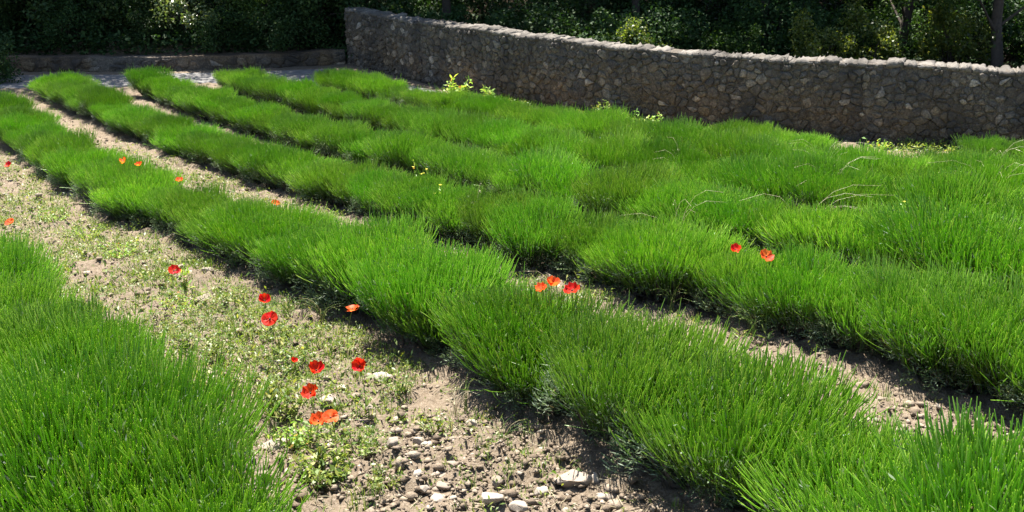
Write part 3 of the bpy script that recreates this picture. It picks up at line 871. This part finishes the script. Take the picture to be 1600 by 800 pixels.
# strip of weeds along the foot of the stone wall
def foot_weeds():
    n = 620; k = 12
    u = rng.uniform(4.5, 15, n); d = rng.beta(1.2, 3, n) * 1.1 + .05
    keep = vnoise(u * 1.6, u * 0, 91) > .38
    u, d = u[keep], d[keep]; n = len(u)
    P = WF(u, d)
    c = np.repeat(np.arange(n), k); m = len(c)
    C = np.column_stack([P, land(P[:, 0], P[:, 1])])[c] + np.column_stack([rng.normal(0, .04, (m, 2)), rng.uniform(0, .1, m)])
    D = rdir(m); D[:, 2] = np.abs(D[:, 2]); N = rdir(m) * .5 + np.array([0, 0, .9]); N /= np.linalg.norm(N, axis=1, keepdims=True)
    V, F = leaves(C, D, N, rng.uniform(.03, .065, m), rng.uniform(.012, .03, m))
    tag(obj('weeds', np_mesh('foot_weeds', V, F, M['weed'])), 'pale green weeds along the foot of the stone wall', 'weeds', kind='stuff')
foot_weeds()

# ------------------------------------------------------------------ single stones in the furrow
def stone_mesh(seed, sub=I3):
    r = np.random.default_rng(seed)
    V = sub[0].copy()
    for _ in range(16):             # flat facets
        nrm = rdir(1, r)[0]; d = r.uniform(.45, .85)
        e = V @ nrm - d
        V = V - np.clip(e, 0, None)[:, None] * nrm
    V = V * (1 + .05 * (np.array([math.sin(7 * v[0] + seed) * math.sin(6 * v[1]) + .6 * math.sin(13 * v[2] + v[0] * 9) for v in V])))[:, None]
    return np_mesh('stone', V + r.normal(0, .012, V.shape), sub[1], M['field_stone'])
SM = [stone_mesh(s) for s in range(8)]
GS = 'pale stones lying in the poppy furrow'
COMMON = 'small pale stone in the poppy furrow, %s counting up from the bottom edge'
STONES = [  # x, y, half sizes, label
    (.31, 5.07, (.12, .085, .07), 'largest pale angular stone at the bottom edge beside the lavender'),
    (.47, 4.93, (.06, .04, .032), 'smooth oval stone just right of the largest foreground stone'),
    (.16, 4.97, (.05, .045, .042), 'rounded stone just left of the largest foreground stone'),
    (.04, 4.80, (.06, .05, .03), None), (-.39, 4.91, (.055, .045, .04), 'whitish stone at the bottom edge, left end of the bare soil'),
    (-.11, 4.82, (.085, .06, .04), 'flat pale stone at the bottom edge, middle of the bare soil'),
    (-1.37, 5.57, (.14, .07, .06), 'long pale stone half hidden at the edge of the lower left lavender'),
    (-1.15, 6.12, (.09, .06, .045), 'white flat stone right beneath the paired red poppies'),
    (-1.2, 5.85, (.04, .035, .03), None), (-1.29, 5.78, (.035, .03, .03), None), (-2.53, 8.39, (.1, .08, .05), 'brownish stone in the clod heap beside the first dark lavender gap'), (-2.5, 8.68, (.08, .06, .04), None),
    (-2.15, 7.62, (.045, .04, .025), None), (-2.0, 7.7, (.05, .04, .03), None), (-.86, 6.53, (.085, .06, .06), 'grey blocky stone at the lavender edge right of the red poppies'), (-.9, 6.1, (.06, .045, .04), None),
    (-.41, 5.24, (.06, .05, .04), None), (-.54, 5.59, (.045, .035, .04), None), (-.66, 5.44, (.045, .04, .05), 'upright grey stone in the weeds below the red poppies'), (-.23, 5.88, (.05, .035, .04), 'single pale stone on bare soil against the dark lavender base'),
    (-.08, 5.11, (.045, .04, .04), None), (-.37, 5.1, (.06, .04, .03), None), (-.46, 5.03, (.035, .03, .03), None), (-3.7, 10.08, (.06, .05, .03), None), (-3.97, 10.15, (.05, .04, .03), None),
    (-2.73, 9.2, (.075, .055, .035), 'pale blue-grey stone in the shadow of the dark lavender gap'), (-2.86, 9.1, (.05, .04, .03), None), (-1.31, 6.83, (.06, .05, .03), None), (-1.4, 6.6, (.07, .05, .035), None), (-.98, 5.18, (.06, .05, .05), None),
    (-1.1, 5.17, (.05, .04, .035), None), (-.83, 5.6, (.04, .035, .03), None), (-1.1, 6.4, (.05, .04, .03), None), (-.33, 5.34, (.05, .04, .03), None), (-1.12, 5.68, (.04, .03, .025), None), (-2.46, 7.15, (.05, .04, .03), None), (-1.56, 6.77, (.05, .035, .03), None)]
for i, (x, y, s, lab) in enumerate(STONES):
    o = obj('stone', SM[i % 8], None, (x, y, float(gz(x, y)) + s[2] * .2))
    o.scale = s; o.rotation_euler = (random.uniform(-.2, .2), random.uniform(-.2, .2), random.uniform(-.5, .5))
    tag(o, lab or COMMON % ORD[sorted(q[1] for q in STONES).index(y)], 'stone', GS)

# ------------------------------------------------------------------ poppies
def petal_mesh(name, mat, cup, seed):
    r = np.random.default_rng(seed)
    nu, nv = 7, 6
    V = []
    for i in range(nu):
        s = i / (nu - 1)                     # from the centre out
        for j in range(nv):
            a = (j / (nv - 1) - .5) * 2.3 * (0.6 + .4 * s)
            rr = .006 + .05 * s * (1 - .1 * abs(j / (nv - 1) - .5) * 2)
            z = .028 * cup * s ** 1.5 + .011 * s * math.sin(7 * a + seed) + r.normal(0, .003) * s
            V.append((math.cos(a) * rr, math.sin(a) * rr, z))
    I = np.arange(nu * nv).reshape(nu, nv)
    F = np.stack([I[:-1, :-1], I[:-1, 1:], I[1:, 1:], I[1:, :-1]], -1).reshape(-1, 4)
    return np_mesh(name, np.array(V), F, mat, smooth=True)
PET = {(c, k): petal_mesh('petal', M[c], cup, 5 + k) for c in ('petal', 'petal_backlit') for k, cup in enumerate((.35, 1.0, 1.7))}
cv, cf = I2
CORE = np_mesh('flower_centre', cv * np.array([.0065, .0065, .008]), cf, M['poppy_core'], smooth=True)
POP = [  # flower x, y, height, colour, cup, tilt towards the camera, size, label
    (-6.38, 13.44, .2, 0, 1, .5, 1.0, 'red poppy at the far left edge beside the dark lavender base'),
    (-4.64, 9.64, .35, 1, 0, .35, 1.0, 'backlit pale orange poppy at the left edge above the lower left lavender'),
    (-4.38, 11.99, .5, 1, 2, .2, 1.0, 'backlit orange poppy between the second and third rows, left of the pair'),
    (-4.14, 11.79, .5, 1, 2, .2, .85, 'small backlit orange poppy between the second and third rows, right of the pair'),
    (-3.43, 10.90, .5, 1, 1, .3, .95, 'backlit orange poppy peeping over the second row, below the backlit pair'),
    (-2.46, 10.91, .25, 1, 1, .4, 1.0, 'backlit orange-red poppy beside the bare gap between second and third rows'),
    (-2.74, 8.33, .25, 0, 1, .5, 1.05, 'red poppy under a lime weed beside the deepest dark gap'),
    (-1.8, 7.42, .28, 0, 2, .6, .95, 'small cupped red poppy just above the widest open one'),
    (-1.66, 6.94, .3, 0, 0, .75, 1.25, 'widest open round red poppy facing the viewer'),
    (-1.1, 7.01, .35, 1, 0, -.15, 1.1, 'backlit orange poppy seen from the side against the dark lavender'),
    (-1.36, 6.24, .25, 0, 2, .2, .5, 'tiny red poppy bud left of the poppy cluster'),
    (-1.18, 6.01, .28, 0, 2, .35, 1.05, 'cupped red poppy at the top of the furrow cluster'),
    (-.92, 6.03, .3, 0, 1, .8, 1.1, 'crumpled red poppy furthest right in the furrow cluster'),
    (-1.15, 5.65, .28, 0, 1, .6, 1.1, 'bright red poppy with yellow below, middle of the cluster'),
    (-1.05, 5.32, .25, 1, 1, .4, 1.0, 'backlit orange-red poppy, left of the lowest touching pair'),
    (-.98, 5.3, .28, 1, 0, .3, 1.05, 'backlit salmon-red poppy, right of the lowest touching pair'),
    (0.19, 6.67, .6, 1, 1, .2, .9, 'backlit orange poppy at the left of the group behind the second row'),
    (0.26, 6.70, .62, 1, 2, .2, 1.05, 'tallest backlit orange poppy of the group behind the second row'),
    (0.39, 6.64, .6, 0, 1, .5, 1.1, 'red poppy at the right of the group behind the second row'),
    (1.61, 7.46, .66, 0, 1, .4, .95, 'red poppy standing above the third row, left of two'),
    (1.79, 7.27, .66, 1, 1, .5, 1.1, 'backlit orange-red poppy standing above the third row, right of two'),
    (-9.04, 19.31, .2, 1, 1, .3, 1.0, 'far backlit orange poppy at the left edge by the row ends')]
for i, (x, y, h, c, cup, tilt, s, lab) in enumerate(POP):
    bz = float(land(x, y))
    t = thing('poppy', lab, 'poppy', (x, y, bz), 0, 'poppies among the lavender')
    r = np.random.default_rng(300 + i)
    off = r.normal(0, .04, 2)
    P = np.array([[off[0], off[1], -.02], [off[0] * .8, off[1] * .8 + .02, h * .5], [off[0] * .2, .008, h * .9], [0, 0, h - .004]])
    V, F = tubes(P[None], np.array([[.0022, .002, .0017, .0017]]), 5)
    obj('stem', np_mesh('stem', V, F, M['grass'], smooth=True), t)
    hd = obj('flower_head', CORE, t, (0, 0, h))
    hd.rotation_euler = (tilt, r.normal(0, .2), r.uniform(-.4, .4)); hd.scale = (s * .82, s * .82, s * .82)
    for k in range(4):
        p = obj('petal', PET[(('petal', 'petal_backlit')[c], cup)], hd, (0, 0, -.004 + .002 * (k % 2)))
        p.rotation_euler = (0, r.normal(0, .15), k * math.pi / 2 + r.normal(0, .12)); p.scale = (r.uniform(.9, 1.1), r.uniform(.95, 1.15), r.uniform(.8, 1.2))
    nl = 10
    ph = r.uniform(0, 6.28, nl); D = np.column_stack([np.cos(ph), np.sin(ph), r.uniform(.2, 1, nl)]); D /= np.linalg.norm(D, axis=1, keepdims=True)
    V, F = leaves(np.column_stack([np.tile(off, (nl, 1)), r.uniform(0, .05, nl)]), D, rdir(nl, r) * .3 + np.array([0, 0, 1.]), r.uniform(.05, .1, nl), r.uniform(.012, .022, nl))
    obj('leaf_rosette', np_mesh('leaf_rosette', V, F, M['weed']), t)

# ------------------------------------------------------------------ taller weeds and dry grasses
def weed_plant(x, y, h, rad, nst, mat, lab, yellow=0, leaf=.045, seed=0, base=None):
    r = np.random.default_rng(seed)
    t = thing('weed_plant', lab, 'weed', (x, y, float(land(x, y)) if base is None else base))
    ph = r.uniform(0, 6.28, nst); q = np.sqrt(r.random(nst)) * rad
    a = np.column_stack([np.cos(ph) * q * .3, np.sin(ph) * q * .3, np.full(nst, -.03)])
    e = np.column_stack([np.cos(ph) * q, np.sin(ph) * q, h * r.uniform(.55, 1.0, nst)])
    P = np.stack([a, (a + e) / 2 + r.normal(0, .015, (nst, 3)), e], 1)
    V, F = tubes(P, np.tile([.0028, .002, .0012], (nst, 1)), 3)
    obj('stems', np_mesh('stems', V, F, M['grass']), t)
    k = nst * 14; i = r.integers(0, nst, k); s = r.uniform(.15, 1, k)[:, None]
    C = a[i] * (1 - s) + e[i] * s + r.normal(0, .008, (k, 3))
    D = rdir(k, r) + np.array([0, 0, .3]); D /= np.linalg.norm(D, axis=1, keepdims=True)
    N = rdir(k, r) * .5 + np.array([0, 0, .9]); N /= np.linalg.norm(N, axis=1, keepdims=True)
    V, F = leaves(C, D, N, r.uniform(.5, 1.1, k) * leaf, r.uniform(.2, .5, k) * leaf)
    obj('leaves', np_mesh('leaves', V, F, mat), t)
    for j in range(yellow):
        m = 6; ph2 = np.arange(m) * 2 * math.pi / m
        V, F = leaves(np.tile(e[j], (m, 1)), np.column_stack([np.cos(ph2), np.sin(ph2), np.full(m, .35)]), np.tile([0, 0, 1.], (m, 1)), np.full(m, .018), np.full(m, .013))
        obj('blossom', np_mesh('blossom', V, F, M['yellow']), t)

weed_plant(-1.42, 5.95, .22, .16, 26, M['weed'], 'bushy green weed left of the middle red poppy', seed=1, leaf=.05)
weed_plant(-.9, 5.45, .16, .24, 40, M['weed'], 'spreading feathery weed below the lowest poppies', seed=2, leaf=.035)
weed_plant(-1.0, 5.12, .13, .2, 30, M['weed'], 'leafy weed at the bottom edge beside the lower left lavender', seed=3, leaf=.05)
weed_plant(-1.25, 5.55, .14, .15, 20, M['lime'], 'yellowish weed beside the long half-hidden stone', seed=13, leaf=.04)
weed_plant(-.95, 19.5, .5, .22, 16, M['lime'], 'tall lime weed with reddish tips at the track edge by the wall', seed=4, leaf=.13)
weed_plant(-.4, 19.3, .38, .2, 11, M['lime'], 'lower lime weed at the track edge right of the tall one', seed=14, leaf=.11)
weed_plant(-1.0, 11.6, .6, .1, 8, M['lime'], 'yellow-flowered weed rising out of the third row', 5, .05, 5)
weed_plant(-.7, 10.55, .55, .12, 8, M['lime'], 'yellow-green weed at the near edge of the third row', 4, .05, 6)
weed_plant(3.45, 9.45, .6, .14, 9, M['lime'], 'yellowish weed poking out of the fourth row at right', 4, .05, 7)
weed_plant(-2.72, 8.5, .3, .06, 5, M['lime'], 'small lime weed behind the poppy at the deep dark gap', 0, .06, 8)
weed_plant(2.2, 17.3, .3, .22, 14, M['lime'], 'pale weed on the bare soil patch below the wall', 0, .07, 9)
weed_plant(5.15, 15.0, .3, .25, 16, M['lime'], 'pale weed on the right-hand bare patch at the wall foot', 0, .08, 10)
weed_plant(1.5, 17.95, .42, .16, 14, M['weed'], 'upright green weed against the foot of the stone wall', 0, .07, 11)

MORE = [(-1.72, 7.3, .13, .16, 22, 'weed', 'wispy weed just left of the widest red poppy'), (-1.5, 6.75, .12, .15, 20, 'grass', 'fine grassy weed below the widest red poppy'),
        (-2.05, 7.0, .15, .2, 26, 'weed', 'green weed at the lavender edge left of the widest poppy'), (-2.6, 7.95, .14, .22, 26, 'lime', 'yellow-green weed below the poppy of the deep dark gap'),
        (-3.15, 9.0, .14, .24, 26, 'weed', 'low green weed in the upper furrow near the stones'), (-1.85, 6.35, .12, .16, 18, 'weed', 'small weed at the lower left lavender edge below the grassy weed'),
        (-.72, 6.3, .16, .14, 16, 'grass', 'green weed against the dark lavender base right of the poppies'), (-3.7, 9.75, .13, .25, 26, 'lime', 'broad yellow-green weed mat in the upper furrow'),
        (-2.25, 8.3, .12, .16, 18, 'weed', 'low weed beside the brownish stone'), (-4.3, 10.5, .13, .26, 26, 'lime', 'yellow weed mat near the backlit pale orange poppy'), (-4.9, 11.2, .12, .25, 24, 'lime', 'yellow weed mat furthest up the poppy furrow'),
        (-1.5, 6.2, .15, .15, 20, 'weed', 'weed beside the tiny poppy bud'), (-.45, 5.75, .1, .12, 12, 'weed', 'small weed on bare soil near the dry tuft'), (-.7, 5.05, .1, .14, 16, 'weed', 'low weed at the bottom edge among the stones')]
for i_, (x_, y_, h_, r_, n_, m_, l_) in enumerate(MORE):
    weed_plant(x_, y_, h_, r_, n_, M[m_], l_, 0, .032, 40 + i_)

def dry_tuft(x, y, h, n, lab, seed, mat='straw', spread=.25, base=0.0):
    r = np.random.default_rng(seed)
    t = thing('grass_tuft', lab, 'grass tuft', (x, y, float(land(x, y)) + base))
    ph = r.uniform(0, 6.28, n)
    sp = spread * r.uniform(.4, 1.2, n)
    d = np.column_stack([np.cos(ph), np.sin(ph), 0 * ph])
    a = np.column_stack([r.normal(0, .015, (n, 2)), np.full(n, -.02)])
    hh = h * r.uniform(.7, 1.1, n)
    ss = np.linspace(0, 1, 7)
    P = a[:, None] + d[:, None] * (sp[:, None] * (.25 * ss + 1.0 * ss ** 3))[..., None] + np.array([0, 0, 1]) * (hh[:, None] * (1.5 * ss - .5 * ss ** 3 - .1 * ss ** 6))[..., None]
    V, F = tubes(P, np.tile(np.linspace(.0017, .0008, 7), (n, 1)), 3)
    obj('stalks', np_mesh('stalks', V, F, M[mat]), t)
    k = n * 5; i = np.repeat(np.arange(n), 5); s = r.uniform(0, 1, k)[:, None]
    C = P[i, 5] * (1 - s) + P[i, 6] * s
    D = d[i] + rdir(k, r) * .4 + np.array([0, 0, -.3]); D /= np.linalg.norm(D, axis=1, keepdims=True)
    V, F = leaves(C, D, rdir(k, r), r.uniform(.012, .022, k), r.uniform(.0025, .005, k))
    obj('seed_heads', np_mesh('seed_heads', V, F, M[mat]), t)['kind'] = 'stuff'

TUFT = [(.36, 7.3, .55, 9, 'pale drooping grass tuft behind the poppies of the second row', 'straw', .25), (3.35, 11.2, .72, 10, 'arching straw stalks in the middle of the right-hand lavender', 'straw', .5),
        (3.7, 12.6, .72, 8, 'pale straw stalks further back in the right-hand lavender', 'straw', .45), (5.1, 11.2, .72, 9, 'pale straw stalks near the right edge of the lavender', 'straw', .5),
        (2.75, 9.9, .75, 7, 'long leaning straw above the two poppies of the third row', 'straw', .6), (1.5, 9.6, .68, 6, 'thin white straw in the third row', 'straw', .35), (2.0, 12.5, .68, 6, 'thin straw among the fifth row', 'straw', .35),
        (-.35, 5.95, .2, 12, 'dry brown grass at the dark lavender base on bare soil', 'straw', .12), (-.05, 5.6, .12, 16, 'bright green grass tuft on bare soil under the lavender', 'grass', .14), (-.28, 6.05, .24, 10, 'thin green grass beside the dry brown tuft', 'grass', .1),
        (-1.45, 7.75, .2, 22, 'grass patch under the lavender behind the widest poppy', 'grass', .18), (-1.75, 7.9, .18, 18, 'grass patch at the lavender edge left of the widest poppy', 'grass', .2), (1.25, 7.95, .25, 10, 'lime grass in the gap before the third row', 'grass', .15),
        (1.75, 7.3, .25, 12, 'thin grass before the darkest base of the third row', 'grass', .15), (-.35, 10.1, .72, 3, 'single tall straw with a pale ear in the third row', 'straw', .1), (5.9, 13.0, .68, 6, 'bent straw far right in the lavender below the wall', 'straw', .4)]
for i, (x, y, h, n, lab, mt, sp) in enumerate(TUFT):
    dry_tuft(x, y, h, n, lab, 500 + i, mt, sp)
